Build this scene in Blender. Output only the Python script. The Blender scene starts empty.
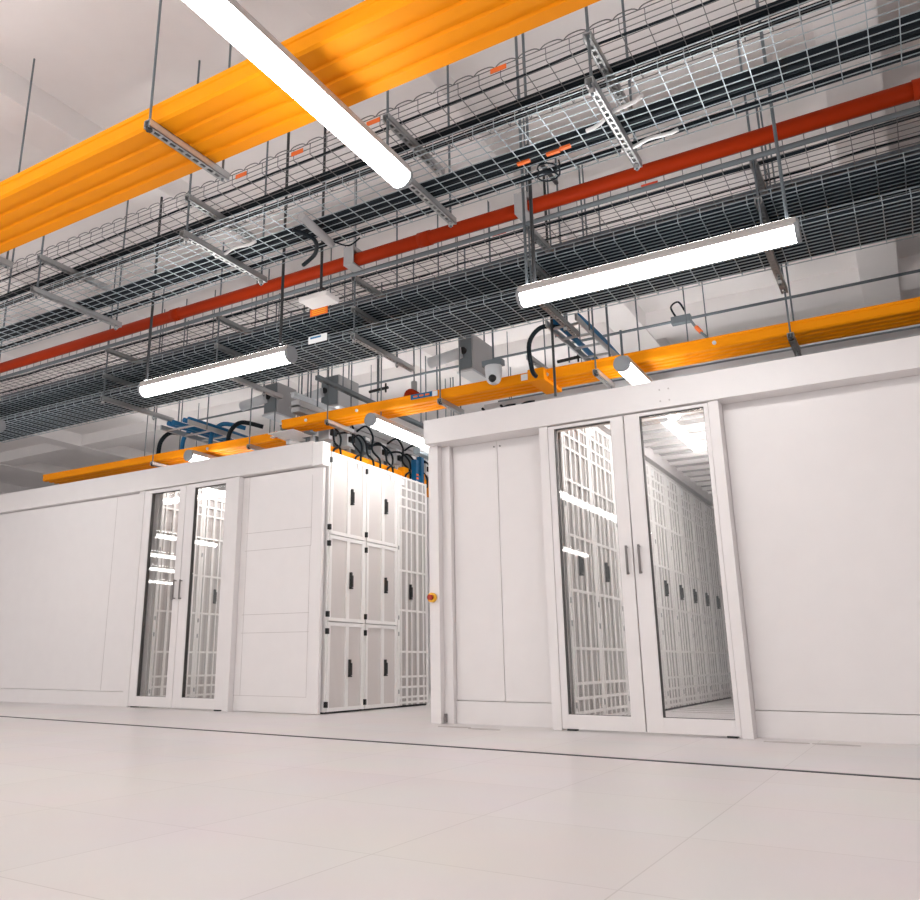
import bpy, math, random
from mathutils import Vector
random.seed(7)
S = bpy.context.scene
COL = S.collection

# ------------------------------------------------------------------ camera
cd = bpy.data.cameras.new('camera')
cam = bpy.data.objects.new('camera', cd); COL.objects.link(cam)
cam.location = (0, 0, 0.45)
cam.rotation_euler = (math.radians(90 + 15.13), 0, math.radians(32.08))
cd.sensor_fit = 'HORIZONTAL'; cd.sensor_width = 36
cd.lens = 821 / 920 * 36
cd.shift_x = 63 / 920; cd.shift_y = -12 / 920
cd.clip_start = 0.05; cd.clip_end = 100
S.camera = cam
# ------------------------------------------------------------------ world, exposure
w = bpy.data.worlds.new('world'); S.world = w; w.use_nodes = True
w.node_tree.nodes['Background'].inputs[0].default_value = (1.0, 0.99, 0.98, 1)
w.node_tree.nodes['Background'].inputs[1].default_value = 1.1
S.view_settings.view_transform = 'Standard'
S.view_settings.look = 'None'
S.view_settings.exposure = 0.32
S.view_settings.gamma = 1.0
S.view_settings.use_curve_mapping = False
LAMP_POWER = 18.0
S.cycles.max_bounces = 10
S.cycles.transparent_max_bounces = 24
S.cycles.caustics_reflective = False; S.cycles.caustics_refractive = False

# ------------------------------------------------------------------ materials
def mat(name, col, rough=0.5, metal=0.0, spec=0.5, emit=None, bump=None):
    m = bpy.data.materials.new(name); m.use_nodes = True
    nt = m.node_tree; b = nt.nodes['Principled BSDF']
    b.inputs['Base Color'].default_value = (*col, 1)
    b.inputs['Roughness'].default_value = rough
    b.inputs['Metallic'].default_value = metal
    b.inputs['Specular IOR Level'].default_value = spec
    if emit:
        b.inputs['Emission Color'].default_value = (*emit[0], 1)
        b.inputs['Emission Strength'].default_value = emit[1]
    # faint procedural unevenness in the colour and the gloss
    tc = nt.nodes.new('ShaderNodeTexCoord'); no = nt.nodes.new('ShaderNodeTexNoise')
    no.inputs['Scale'].default_value = 6.0; no.inputs['Detail'].default_value = 4
    nt.links.new(tc.outputs['Object'], no.inputs['Vector'])
    mx = nt.nodes.new('ShaderNodeMix'); mx.data_type = 'RGBA'
    mx.inputs[6].default_value = (*[c * 0.97 for c in col], 1)
    mx.inputs[7].default_value = (*[min(1, c * 1.03) for c in col], 1)
    nt.links.new(no.outputs['Fac'], mx.inputs[0])
    nt.links.new(mx.outputs[2], b.inputs['Base Color'])
    return m

M = {}
M['white'] = mat('white_paint', (0.79, 0.758, 0.755), 0.42)
M['bright'] = mat('bright_white_powder_coat', (0.88, 0.86, 0.85), 0.35)
M['ceil'] = mat('ceiling_paint', (0.86, 0.825, 0.815), 0.8)
M['wall'] = mat('wall_paint', (0.74, 0.73, 0.735), 0.7)
M['steel'] = mat('galvanised_steel', (0.50, 0.51, 0.52), 0.40, 0.75)
M['wire'] = mat('zinc_wire', (0.42, 0.49, 0.53), 0.38, 0.6)
M['wire_dark'] = mat('dull_zinc_wire', (0.20, 0.20, 0.205), 0.45, 0.5)
M['rod'] = mat('threaded_rod_steel', (0.17, 0.20, 0.22), 0.4, 0.6)
M['dark'] = mat('dark_rod', (0.03, 0.032, 0.035), 0.5)
M['cable'] = mat('black_cable', (0.008, 0.014, 0.020), 0.6, 0.0, 0.2)
M['grey_cable'] = mat('blue_grey_cable', (0.09, 0.115, 0.14), 0.5)
M['blue'] = mat('blue_cable', (0.0, 0.13, 0.31), 0.45)
M['pale_cable'] = mat('pale_cable', (0.62, 0.60, 0.58), 0.5)
M['orange'] = mat('orange_duct_plastic', (0.98, 0.33, 0.002), 0.6, 0.0, 0.15)
M['orange_tag'] = mat('orange_tag', (0.90, 0.17, 0.02), 0.5)
M['red'] = mat('red_pipe_paint', (0.33, 0.024, 0.0008), 0.55, 0.0, 0.12)
M['redtag'] = mat('red_tag', (0.60, 0.06, 0.02), 0.5)
M['box'] = mat('grey_enclosure', (0.40, 0.40, 0.41), 0.5)
M['box_dark'] = mat('dark_grey_enclosure', (0.16, 0.19, 0.21), 0.5)
M['black'] = mat('black_plastic', (0.01, 0.011, 0.012), 0.4)
M['handle'] = mat('grey_handle', (0.22, 0.20, 0.20), 0.4)
M['yellow'] = mat('yellow_plastic', (0.95, 0.50, 0.03), 0.4)
M['estop'] = mat('red_button', (0.40, 0.02, 0.005), 0.35)
M['gasket'] = mat('rubber_gasket', (0.07, 0.068, 0.066), 0.5)
M['seam'] = mat('dark_joint', (0.02, 0.022, 0.025), 0.5)
M['fine_seam'] = mat('panel_joint', (0.52, 0.48, 0.47), 0.6)
M['tube'] = mat('lamp_diffuser', (0.95, 0.95, 0.95), 0.3, emit=((1.0, 0.985, 0.97), LAMP_POWER))
M['added_up'] = mat('added_uplight_glow', (0.95, 0.95, 0.95), 0.3, emit=((1.0, 0.985, 0.97), LAMP_POWER * 1.9))  # stronger glow for the strips added on top of the unseen lamps
M['lamp_body'] = mat('lamp_housing', (0.50, 0.475, 0.465), 0.45)
M['lamp_cap'] = mat('lamp_end_cap', (0.27, 0.29, 0.31), 0.5)
M['cam_grey'] = mat('camera_grey', (0.62, 0.65, 0.68), 0.4)
M['label'] = mat('white_label', (0.85, 0.86, 0.87), 0.5)

def perf(name, base, dark, axis):
    """perforated sheet: fine vertical ribs and rows of holes"""
    m = bpy.data.materials.new(name); m.use_nodes = True
    nt = m.node_tree; b = nt.nodes['Principled BSDF']; b.inputs['Roughness'].default_value = 0.5
    tc = nt.nodes.new('ShaderNodeTexCoord')
    wv = nt.nodes.new('ShaderNodeTexWave'); wv.wave_type = 'BANDS'; wv.bands_direction = 'Y'
    wv.inputs['Scale'].default_value = axis; wv.inputs['Distortion'].default_value = 0.0
    wz = nt.nodes.new('ShaderNodeTexWave'); wz.wave_type = 'BANDS'; wz.bands_direction = 'Z'
    wz.inputs['Scale'].default_value = 30
    nt.links.new(tc.outputs['Object'], wv.inputs['Vector']); nt.links.new(tc.outputs['Object'], wz.inputs['Vector'])
    mu = nt.nodes.new('ShaderNodeMath'); mu.operation = 'MULTIPLY'
    ad = nt.nodes.new('ShaderNodeMath'); ad.operation = 'MULTIPLY_ADD'
    ad.inputs[1].default_value = 0.25; ad.inputs[2].default_value = 0.75
    nt.links.new(wz.outputs['Fac'], ad.inputs[0])
    nt.links.new(wv.outputs['Fac'], mu.inputs[0]); nt.links.new(ad.outputs[0], mu.inputs[1])
    mx = nt.nodes.new('ShaderNodeMix'); mx.data_type = 'RGBA'
    mx.inputs[6].default_value = (*dark, 1); mx.inputs[7].default_value = (*base, 1)
    nt.links.new(mu.outputs[0], mx.inputs[0]); nt.links.new(mx.outputs[2], b.inputs['Base Color'])
    return m
M['perf'] = perf('perforated_light', (0.76, 0.72, 0.705), (0.60, 0.56, 0.545), 18)
M['perf_dark'] = perf('perforated_grey', (0.60, 0.565, 0.555), (0.46, 0.43, 0.42), 5.5)

def floor_mat():
    m = bpy.data.materials.new('raised_floor_tiles'); m.use_nodes = True
    nt = m.node_tree; b = nt.nodes['Principled BSDF']
    tc = nt.nodes.new('ShaderNodeTexCoord')
    br = nt.nodes.new('ShaderNodeTexBrick'); br.offset = 0.0
    br.inputs['Color1'].default_value = (0.725, 0.688, 0.684, 1); br.inputs['Color2'].default_value = (0.755, 0.718, 0.713, 1)
    br.inputs['Mortar'].default_value = (0.60, 0.56, 0.55, 1)
    br.inputs['Scale'].default_value = 1.0
    br.inputs['Mortar Size'].default_value = 0.0022; br.inputs['Mortar Smooth'].default_value = 0.3
    br.inputs['Brick Width'].default_value = 0.6; br.inputs['Row Height'].default_value = 0.6
    nt.links.new(tc.outputs['Object'], br.inputs['Vector'])
    no = nt.nodes.new('ShaderNodeTexNoise'); no.inputs['Scale'].default_value = 1.7; no.inputs['Detail'].default_value = 6
    nt.links.new(tc.outputs['Object'], no.inputs['Vector'])
    mx = nt.nodes.new('ShaderNodeMix'); mx.data_type = 'RGBA'; mx.blend_type = 'MULTIPLY'; mx.inputs[0].default_value = 0.12
    nt.links.new(br.outputs['Color'], mx.inputs[6]); nt.links.new(no.outputs['Color'], mx.inputs[7])
    nt.links.new(mx.outputs[2], b.inputs['Base Color'])
    b.inputs['Roughness'].default_value = 0.34
    b.inputs['Specular IOR Level'].default_value = 0.35
    return m
M['floor'] = floor_mat()

def glass_mat():
    m = bpy.data.materials.new('clear_glass'); m.use_nodes = True
    nt = m.node_tree; nt.nodes.clear()
    o = nt.nodes.new('ShaderNodeOutputMaterial'); mix = nt.nodes.new('ShaderNodeMixShader')
    t = nt.nodes.new('ShaderNodeBsdfTransparent'); g = nt.nodes.new('ShaderNodeBsdfGlossy')
    t.inputs[0].default_value = (0.96, 0.955, 0.95, 1); g.inputs['Roughness'].default_value = 0.012
    f = nt.nodes.new('ShaderNodeFresnel')
    ge = nt.nodes.new('ShaderNodeNewGeometry'); mm = nt.nodes.new('ShaderNodeMath'); mm.operation = 'MULTIPLY_ADD'
    mm.inputs[1].default_value = 1 / 1.45 - 1.45; mm.inputs[2].default_value = 1.45     # same reflectance on both faces
    nt.links.new(ge.outputs['Backfacing'], mm.inputs[0]); nt.links.new(mm.outputs[0], f.inputs[0])
    nt.links.new(f.outputs[0], mix.inputs[0]); nt.links.new(t.outputs[0], mix.inputs[1]); nt.links.new(g.outputs[0], mix.inputs[2])
    nt.links.new(mix.outputs[0], o.inputs[0])
    return m
M['glass'] = glass_mat()

def frosted():
    m = bpy.data.materials.new('translucent_roof_sheet'); m.use_nodes = True
    nt = m.node_tree; nt.nodes.clear()
    o = nt.nodes.new('ShaderNodeOutputMaterial'); mix = nt.nodes.new('ShaderNodeMixShader'); mix.inputs[0].default_value = 0.45
    t = nt.nodes.new('ShaderNodeBsdfTransparent'); d = nt.nodes.new('ShaderNodeBsdfTranslucent')
    wv = nt.nodes.new('ShaderNodeTexWave'); wv.bands_direction = 'X'; wv.inputs['Scale'].default_value = 9
    tc = nt.nodes.new('ShaderNodeTexCoord'); nt.links.new(tc.outputs['Object'], wv.inputs['Vector'])
    cr = nt.nodes.new('ShaderNodeMix'); cr.data_type = 'RGBA'
    cr.inputs[6].default_value = (0.72, 0.70, 0.69, 1); cr.inputs[7].default_value = (0.88, 0.87, 0.86, 1)
    nt.links.new(wv.outputs['Fac'], cr.inputs[0]); nt.links.new(cr.outputs[2], d.inputs[0])
    t.inputs[0].default_value = (0.75, 0.76, 0.78, 1)
    nt.links.new(t.outputs[0], mix.inputs[1]); nt.links.new(d.outputs[0], mix.inputs[2]); nt.links.new(mix.outputs[0], o.inputs[0])
    return m
M['roof'] = frosted()

# ------------------------------------------------------------------ mesh helpers
class MB:
    def __init__(s): s.v = []; s.f = []
    def box(s, x0, x1, y0, y1, z0, z1):
        n = len(s.v)
        s.v += [(x, y, z) for z in (z0, z1) for y in (y0, y1) for x in (x0, x1)]
        s.f += [tuple(n + i for i in q) for q in ((0, 2, 3, 1), (4, 5, 7, 6), (0, 1, 5, 4), (2, 6, 7, 3), (0, 4, 6, 2), (1, 3, 7, 5))]
        return s
    def tube(s, pts, r, n=8, closed=True):
        pts = [Vector(p) for p in pts]; base = len(s.v); k = len(pts)
        prev = None
        for i, p in enumerate(pts):
            d = (pts[min(i + 1, k - 1)] - pts[max(i - 1, 0)]).normalized()
            if prev is None:
                up = Vector((0, 0, 1)) if abs(d.z) < 0.9 else Vector((1, 0, 0))
                a = d.cross(up).normalized()
            else:
                a = (prev - d * prev.dot(d)).normalized()
            prev = a; b = d.cross(a)
            for j in range(n):
                t = 2 * math.pi * j / n + math.pi / n
                s.v.append(tuple(p + (a * math.cos(t) + b * math.sin(t)) * r))
        for i in range(k - 1):
            for j in range(n):
                q = (j + 1) % n
                s.f.append((base + i * n + j, base + (i + 1) * n + j, base + (i + 1) * n + q, base + i * n + q))
        if closed:
            s.f.append(tuple(base + j for j in range(n)))
            s.f.append(tuple(base + (k - 1) * n + j for j in reversed(range(n))))
        return s
    def prism(s, prof, axis, a, b):
        """extrude a closed 2-D profile along X ((y,z) profile) or Y ((x,z) profile)"""
        n = len(s.v); k = len(prof)
        for t in (a, b):
            for (u, v) in prof:
                s.v.append((t, u, v) if axis == 'X' else (u, t, v) if axis == 'Y' else (u, v, t))
        for i in range(k):
            j = (i + 1) % k
            s.f.append((n + i, n + j, n + k + j, n + k + i))
        s.f.append(tuple(n + i for i in reversed(range(k)))); s.f.append(tuple(n + k + i for i in range(k)))
        return s
    def build(s, name, m, parent=None, bevel=0, smooth=False):
        org = Vector((0, 0, 0)); p = parent
        while p is not None:
            org += p.location; p = p.parent
        me = bpy.data.meshes.new(name)
        me.from_pydata([tuple(Vector(v) - org) for v in s.v], [], s.f)
        import bmesh
        bm = bmesh.new(); bm.from_mesh(me); bmesh.ops.recalc_face_normals(bm, faces=bm.faces)
        if bevel:
            bmesh.ops.bevel(bm, geom=list(bm.edges), offset=bevel, segments=2, affect='EDGES', profile=0.7)
        bm.to_mesh(me); bm.free()
        me.materials.append(M[m])
        if smooth:
            for f in me.polygons: f.use_smooth = len(f.vertices) == 4
        o = bpy.data.objects.new(name, me); COL.objects.link(o); o.parent = parent
        return o

def box(*a): return MB().box(*a)
def tag(o, label, cat, group=None, kind=None):
    o['label'] = label; o['category'] = cat
    if group: o['group'] = group
    if kind: o['kind'] = kind
    return o
def thing(name, label, cat, loc=(0, 0, 0), group=None):
    o = bpy.data.objects.new(name, None); COL.objects.link(o); o.location = loc; o.empty_display_size = 0.1
    return tag(o, label, cat, group)
def struct(name, mb, m, **k):
    o = mb.build(name, m, **k); o['kind'] = 'structure'; return o
def copy_tree(o, parent=None):
    c = o.copy(); COL.objects.link(c); c.parent = parent
    for ch in list(o.children): copy_tree(ch, c)
    return c
def single(o, label, cat, group=None):
    """give a one-mesh thing its own origin at its centre"""
    c = sum((Vector(v.co) for v in o.data.vertices), Vector()) / max(1, len(o.data.vertices))
    for v in o.data.vertices: v.co -= c
    o.location = c
    return tag(o, label, cat, group)
def curve_pts(ctrl, n=8):
    """Catmull-Rom through control points"""
    P = [Vector(c) for c in ctrl]; P = [P[0]] + P + [P[-1]]; out = []
    for i in range(1, len(P) - 2):
        for k in range(n):
            t = k / n; a, b, c, d = P[i - 1:i + 3]
            out.append(0.5 * ((2 * b) + (c - a) * t + (2 * a - 5 * b + 4 * c - d) * t * t + (3 * b - a - 3 * c + d) * t ** 3))
    out.append(P[-2]); return out

CEIL = 4.4
# ------------------------------------------------------------------ setting
struct('floor', box(-19.5, 6, -7, 12.2, -0.2, 0), 'floor')
struct('ceiling', box(-19.5, 6, -7, 12.2, CEIL, CEIL + 0.2), 'ceil')
struct('wall_back', box(-19.5, 6, 12, 12.2, 0, CEIL), 'wall')
struct('wall_left', box(-19.7, -19.5, -7, 12.2, 0, CEIL), 'wall')
struct('wall_right', box(6, 6.2, -7, 12.2, 0, CEIL), 'wall')
for i, x in enumerate((-17.75, -15.2, -12.65, -10.1, -7.55, -5.0, -2.45, 0.1, 2.65)):
    struct('ceiling_beam', box(x - 0.17, x + 0.17, -7, 12, CEIL - 0.22, CEIL + 0.05), 'ceil', bevel=0.01)
for y in (9.35, 1.4):
    struct('ceiling_beam', box(-19.5, 6, y - 0.2, y + 0.2, CEIL - 0.2, CEIL + 0.04), 'ceil', bevel=0.01)
# the dark joint that crosses the floor in front of the enclosures
def strip(p, q, wd, z, mb):
    p, q = Vector((*p, 0)), Vector((*q, 0)); n = (q - p).normalized().cross(Vector((0, 0, 1))) * wd / 2
    k = len(mb.v)
    for zz in (-0.01, z):
        for a in (p - n, q - n, q + n, p + n): mb.v.append((a.x, a.y, zz))
    mb.f += [(k + 4, k + 5, k + 6, k + 7), (k, k + 1, k + 5, k + 4), (k + 1, k + 2, k + 6, k + 5), (k + 2, k + 3, k + 7, k + 6), (k + 3, k, k + 4, k + 7)]
jm = MB(); strip((-9.0, 4.42), (-1.95, 4.105), 0.034, 0.003, jm); strip((-1.95, 4.105), (1.5, 3.90), 0.034, 0.003, jm)
struct('trim_1', jm, 'seam')

# ------------------------------------------------------------------ right enclosure
YR, YP = 5.45, 5.62
t = thing('enclosure_header', 'white fascia beam over the double glass doors and blank panels of the right enclosure', 'header beam', (-0.8, YR, 2.09))
box(-3.15, 1.9, YR - 0.03, YR + 0.19, 2.09, 2.285).build('beam', 'white', t, bevel=0.004)
for x in (-1.30, -1.24):
    for z in (2.135, 2.215): MB().tube([(x, YR - 0.034, z), (x, YR - 0.02, z)], 0.006, 8).build('screw', 'fine_seam', t)
t = thing('corner_post', 'white corner post with an emergency button beside the gap between the enclosures', 'post', (-3.08, YR + 0.05, 0))
box(-3.16, -3.075, YR + 0.06, YR + 0.18, 0, 2.09).build('upright', 'white', t, bevel=0.004)
box(-3.075, -3.001, YR + 0.12, YR + 0.205, 0, 2.09).build('return_strip', 'white', t, bevel=0.003)
box(-3.07, -3.055, YR + 0.10, YR + 0.121, 0.01, 0.07).build('foot_clip', 'handle', t)
b = thing('emergency_stop_button', 'round yellow emergency stop with a dark red push button on the white corner post', 'emergency button', (-3.132, YR + 0.03, 0.907))
MB().tube([(-3.132, YR + 0.060, 0.907), (-3.132, YR + 0.035, 0.907)], 0.036, 24).build('collar', 'yellow', b, smooth=True)
MB().tube([(-3.132, YR + 0.036, 0.907), (-3.132, YR + 0.018, 0.907), (-3.132, YR + 0.004, 0.907)], 0.020, 20).build('push_button', 'estop', b, smooth=True)

def blank_panel(x0, x1, y, label, z0=0.16, z1=2.09, lines=()):
    t = thing('blank_partition', label, 'wall panel', ((x0 + x1) / 2, y, z0))
    box(x0 + 0.002, x1 - 0.002, y, y + 0.04, z0 + 0.004, z1).build('sheet', 'white', t, bevel=0.0025)
    return t
blank_panel(-3.0, -2.61, YP, 'plain white sheet panel between the corner post and the seam beside it')
blank_panel(-2.61, -2.13, YP, 'plain white sheet panel directly left of the right-hand double glass doors')
box(-3.0, -2.13, YP - 0.012, YP + 0.04, 0, 0.16).build('kick_plate', 'white', None, bevel=0.003)
tag(bpy.data.objects['kick_plate'], 'low white kick plate under the two plain panels beside the corner post', 'kick plate')
for x in (-2.635, -2.585):
    for o in [MB().tube([(x, YP - 0.004, 2.045), (x, YP + 0.01, 2.045)], 0.007, 8)]:
        o.build('screw', 'handle', [q for q in bpy.data.objects if q.name.startswith('blank_partition') and abs(q.location.x - (-2.805 if x < -2.61 else -2.37)) < 0.02][0])
# soffit bracket and wall right of the doors
blank_panel(-0.94, 1.9, YR + 0.12, 'wide plain white wall panel to the right of the right-hand glass doors', z0=0.155, z1=2.09)
o = box(-0.94, 1.9, YR + 0.11, YR + 0.16, 0, 0.155).build('kick_plate', 'white', None, bevel=0.003)
tag(o, 'low white kick plate under the wide panel right of the glass doors', 'kick plate')

def glass_door(x0, x1, y, z0, z1, sl, sr, st, sb, label, hx, hz, hinge):
    t = thing('glass_door', label, 'glass door', ((x0 + x1) / 2, y, 0))
    f = MB()
    f.box(x0, x0 + sl, y, y + 0.05, z0, z1); f.box(x1 - sr, x1, y, y + 0.05, z0, z1)
    f.box(x0 + sl, x1 - sr, y, y + 0.05, z0, z0 + sb); f.box(x0 + sl, x1 - sr, y, y + 0.05, z1 - st, z1)
    f.build('frame', 'white', t, bevel=0.003)
    gx0, gx1, gz0, gz1 = x0 + sl, x1 - sr, z0 + sb, z1 - st
    MB().box(gx0, gx1, y + 0.022, y + 0.023, gz0, gz1).build('pane', 'glass', t)
    g = MB(); e = 0.006
    g.box(gx0, gx0 + e, y + 0.008, y + 0.045, gz0, gz1); g.box(gx1 - e * .5, gx1, y + 0.008, y + 0.045, gz0, gz1)
    g.box(gx0, gx1, y + 0.012, y + 0.045, gz1 - e * .6, gz1); g.box(gx0, gx1, y + 0.012, y + 0.045, gz0, gz0 + e * .4)
    g.build('gasket', 'gasket', t)
    h = MB().tube([(hx, y - 0.03, hz - 0.095), (hx, y - 0.03, hz + 0.095)], 0.0085, 10)
    h.tube([(hx, y + 0.002, hz - 0.085), (hx, y - 0.03, hz - 0.085)], 0.006, 8); h.tube([(hx, y + 0.002, hz + 0.085), (hx, y - 0.03, hz + 0.085)], 0.006, 8)
    h.build('handle', 'handle', t, smooth=True)
    box(hinge - 0.03, hinge + 0.03, y - 0.004, y + 0.05, 0, z0).build('door_foot', 'black', t)
    return t
# jambs
t = thing('door_frame', 'white frame around the right-hand pair of glass doors', 'door frame', (-1.57, YR, 0))
box(-2.19, -2.125, YR - 0.005, YR + 0.2, 0.0, 2.09).build('jamb', 'white', t, bevel=0.003)
box(-1.005, -0.94, YR - 0.005, YR + 0.2, 0.0, 2.09).build('jamb', 'white', t, bevel=0.003)
glass_door(-2.123, -1.573, YR, 0.012, 2.085, 0.045, 0.088, 0.022, 0.09, 'glass door with the short bright streak, first from the corner post in the right pair', -1.606, 1.088, -2.06)
glass_door(-1.565, -1.007, YR, 0.012, 2.085, 0.105, 0.028, 0.022, 0.09, 'glass door showing the slatted roof, farther from the corner post in the right pair', -1.523, 1.09, -1.06)

# ------------------------------------------------------------------ left enclosure
YL = 5.8
t = thing('enclosure_header', 'white fascia beam with an open end cap over the left enclosure', 'header beam', (-7.2, YL, 2.17))
box(-12.0, -4.54, YL - 0.02, YL + 0.02, 2.175, 2.40).build('beam', 'white', t, bevel=0.004)
box(-12.0, -4.54, YL + 0.02, YL + 0.10, 2.175, 2.19).build('soffit', 'white', t)
c = MB(); c.box(-4.545, -4.425, YL - 0.012, YL + 0.10, 2.165, 2.385)
c.build('end_cap', 'bright', t, bevel=0.004)
t = thing('door_frame', 'white frame around the left-hand pair of glass doors', 'door frame', (-6.15, YL, 0))
box(-6.85, -6.772, YL - 0.005, YL + 0.09, 0, 2.172).build('jamb', 'white', t, bevel=0.003)
box(-5.515, -5.44, YL - 0.005, YL + 0.09, 0, 2.172).build('jamb', 'white', t, bevel=0.003)
glass_door(-6.77, -6.165, YL, 0.012, 2.168, 0.105, 0.085, 0.035, 0.095, 'glass door crossed by four bright streaks, outer one of the left pair', -6.216, 1.122, -6.70)
glass_door(-6.158, -5.517, YL, 0.012, 2.168, 0.118, 0.10, 0.04, 0.095, 'glass door next to the blank panel with four faint lines, left pair', -6.132, 1.118, -5.58)
t = blank_panel(-5.44, -4.47, YL + 0.06, 'white end panel with four faint horizontal joints beside the white cabinet row', z0=0.0, z1=2.165)
g = MB()
for z in (1.615, 1.448, 0.855, 0.69): g.box(-5.38, -4.59, YL + 0.0585, YL + 0.062, z - 0.002, z + 0.002)
g.box(-4.592, -4.588, YL + 0.0585, YL + 0.062, 1.448, 2.1); g.box(-5.36, -5.357, YL + 0.0585, YL + 0.062, 0.14, 2.16)
g.box(-4.60, -4.597, YL + 0.0585, YL + 0.062, 0.14, 1.448); g.box(-5.44, -4.597, YL + 0.0585, YL + 0.062, 0.138, 0.1415)
g.build('joint_lines', 'fine_seam', t)
t = blank_panel(-12.0, -6.85, YL + 0.05, 'plain white wall panel left of the left-hand glass doors', z0=0.14, z1=2.17)
g = MB(); g.box(-7.262, -7.258, YL + 0.0485, YL + 0.052, 0.15, 2.16); g.build('joint_line', 'fine_seam', t)
o = box(-12.0, -6.85, YL + 0.035, YL + 0.09, 0, 0.14).build('kick_plate', 'white', None, bevel=0.003)
tag(o, 'low white kick plate left of the left-hand glass doors', 'kick plate')

# ------------------------------------------------------------------ cabinets (fronts face +X)
RW, RH, RD = 0.592, 2.33, 1.0
def handle_mb(x, y, z, h=0.145):
    m = MB(); m.box(x, x + 0.022, y - 0.0095, y + 0.0095, z - h / 2, z + h / 2)
    m.box(x + 0.02, x + 0.034, y - 0.009, y + 0.009, z - h / 2 + 0.01, z + h / 2 - 0.03)
    m.box(x, x + 0.030, y - 0.012, y + 0.012, z - h / 2 - 0.008, z - h / 2 + 0.006)
    return m
def split_rack(x, y, label):
    t = thing('server_cabinet', label, 'server cabinet', (x, y + RW / 2, 0), 'server cabinets split into three doors')
    b = box(x - RD, x - 0.045, y + 0.003, y + RW - 0.003, 0.016, RH)
    b.build('body', 'bright', t, bevel=0.003)
    box(x - RD + 0.02, x - 0.04, y + 0.02, y + RW - 0.02, 0, 0.016).build('plinth', 'black', t)
    f = MB(); f.box(x - 0.045, x - 0.012, y + 0.003, y + 0.022, 0.016, RH); f.box(x - 0.045, x - 0.012, y + RW - 0.012, y + RW - 0.003, 0.016, RH)
    f.build('front_frame', 'bright', t, bevel=0.002)
    for (z0, z1, hz) in ((0.018, 0.775, 0.382), (0.783, 1.55, 1.162), (1.558, 2.325, 1.947)):
        d = MB(); y0, y1 = y + 0.024, y + RW - 0.014; e = 0.032; mid = (y0 + y1) / 2 + 0.012
        for (a, b_) in ((y0, y0 + e), (mid - 0.024, mid + 0.024), (y1 - e * 1.2, y1)): d.box(x - 0.035, x, a, b_, z0, z1)
        for (a, b_) in ((z0, z0 + e), (z1 - e, z1)):
            d.box(x - 0.035, x - 0.001, y0 + e, mid - 0.024, a, b_); d.box(x - 0.035, x - 0.001, mid + 0.024, y1 - e * 1.2, a, b_)
        door = d.build('door', 'bright', t)
        p = MB(); p.box(x - 0.025, x - 0.012, y0 + e, mid - 0.024, z0 + e, z1 - e); p.box(x - 0.025, x - 0.012, mid + 0.024, y1 - e * 1.2, z0 + e, z1 - e)
        p.build('perforated_sheet', 'perf', door)
        handle_mb(x, mid + 0.03, hz).build('handle', 'black', door)
        for z in (z0 + 0.06, z1 - 0.08):
            box(x - 0.02, x + 0.012, y + 0.002, y + 0.026, z - 0.025, z + 0.025).build('hinge', 'black', door, bevel=0.004)
    box(x, x + 0.004, y + RW - 0.14, y + RW - 0.09, RH - 0.09, RH - 0.03).build('name_plate', 'label', t)
    return t
def grid_rack(x, y, label=None, group=None, first=[None]):
    if first[0] is not None:
        t = copy_tree(first[0]); t.location = (x, y + RW / 2, 0); tag(t, label, 'server cabinet', group); return t
    t = thing('grid_front_cabinet', label, 'server cabinet', (x, y + RW / 2, 0), group); first[0] = t
    box(x - RD, x - 0.06, y + 0.003, y + RW - 0.003, 0.016, RH).build('body', 'bright', t, bevel=0.003)
    box(x - RD + 0.02, x - 0.02, y + 0.01, y + RW - 0.01, 0, 0.016).build('plinth', 'black', t)
    d = MB()
    for fr, wd in ((0.024, 0.034), (0.10, 0.022), (0.29, 0.032), (0.455, 0.016), (0.655, 0.034), (0.855, 0.018), (0.976, 0.034)):
        c = y + fr * RW; d.box(x - 0.010, x, c - wd / 2, c + wd / 2, 0.02, RH - 0.005)
    for z in (2.312, 2.20, 2.10, 2.0, 1.75, 1.335, 0.936, 0.53, 0.29, 0.19, 0.095, 0.045):
        d.box(x - 0.009, x - 0.001, y + 0.01, y + RW - 0.01, z - 0.010, z + 0.010)
    door = d.build('door', 'bright', t)
    box(x - 0.024, x - 0.016, y + 0.004, y + RW - 0.004, 0.02, RH - 0.005).build('perforated_sheet', 'perf_dark', door)
    handle_mb(x, y + 0.225, 1.13).build('handle', 'black', door)
    box(x, x + 0.004, y + 0.07, y + 0.12, RH - 0.10, RH - 0.04).build('name_plate', 'label', t)
    for z in (0.15, 0.70, 0.86, 1.56): box(x - 0.02, x + 0.006, y + 0.001, y + 0.014, z - 0.02, z + 0.02).build('hinge', 'box', door)
    return t
XM = -4.45
split_rack(XM, 5.937, 'white cabinet with three black-handled doors, first from the end panel')
split_rack(XM, 6.529, 'white cabinet with three black-handled doors, second from the end panel')
grid_rack(XM, 7.121, 'white grid-front cabinet showing in the gap beside the emergency button', 'grid-front cabinets')
ords = ['first', 'second', 'third', 'fourth', 'fifth', 'sixth', 'seventh', 'eighth', 'ninth']
for k in range(9):
    grid_rack(-2.1, 5.66 + 0.6 * k, 'white grid-front cabinet behind the right glass doors, %s from the doors' % ords[k], 'grid-front cabinets')
for k in range(5):
    grid_rack(-6.6, 5.90 + 0.6 * k, 'white grid-front cabinet behind the left glass doors, %s from the doors' % ords[k], 'grid-front cabinets')
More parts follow.
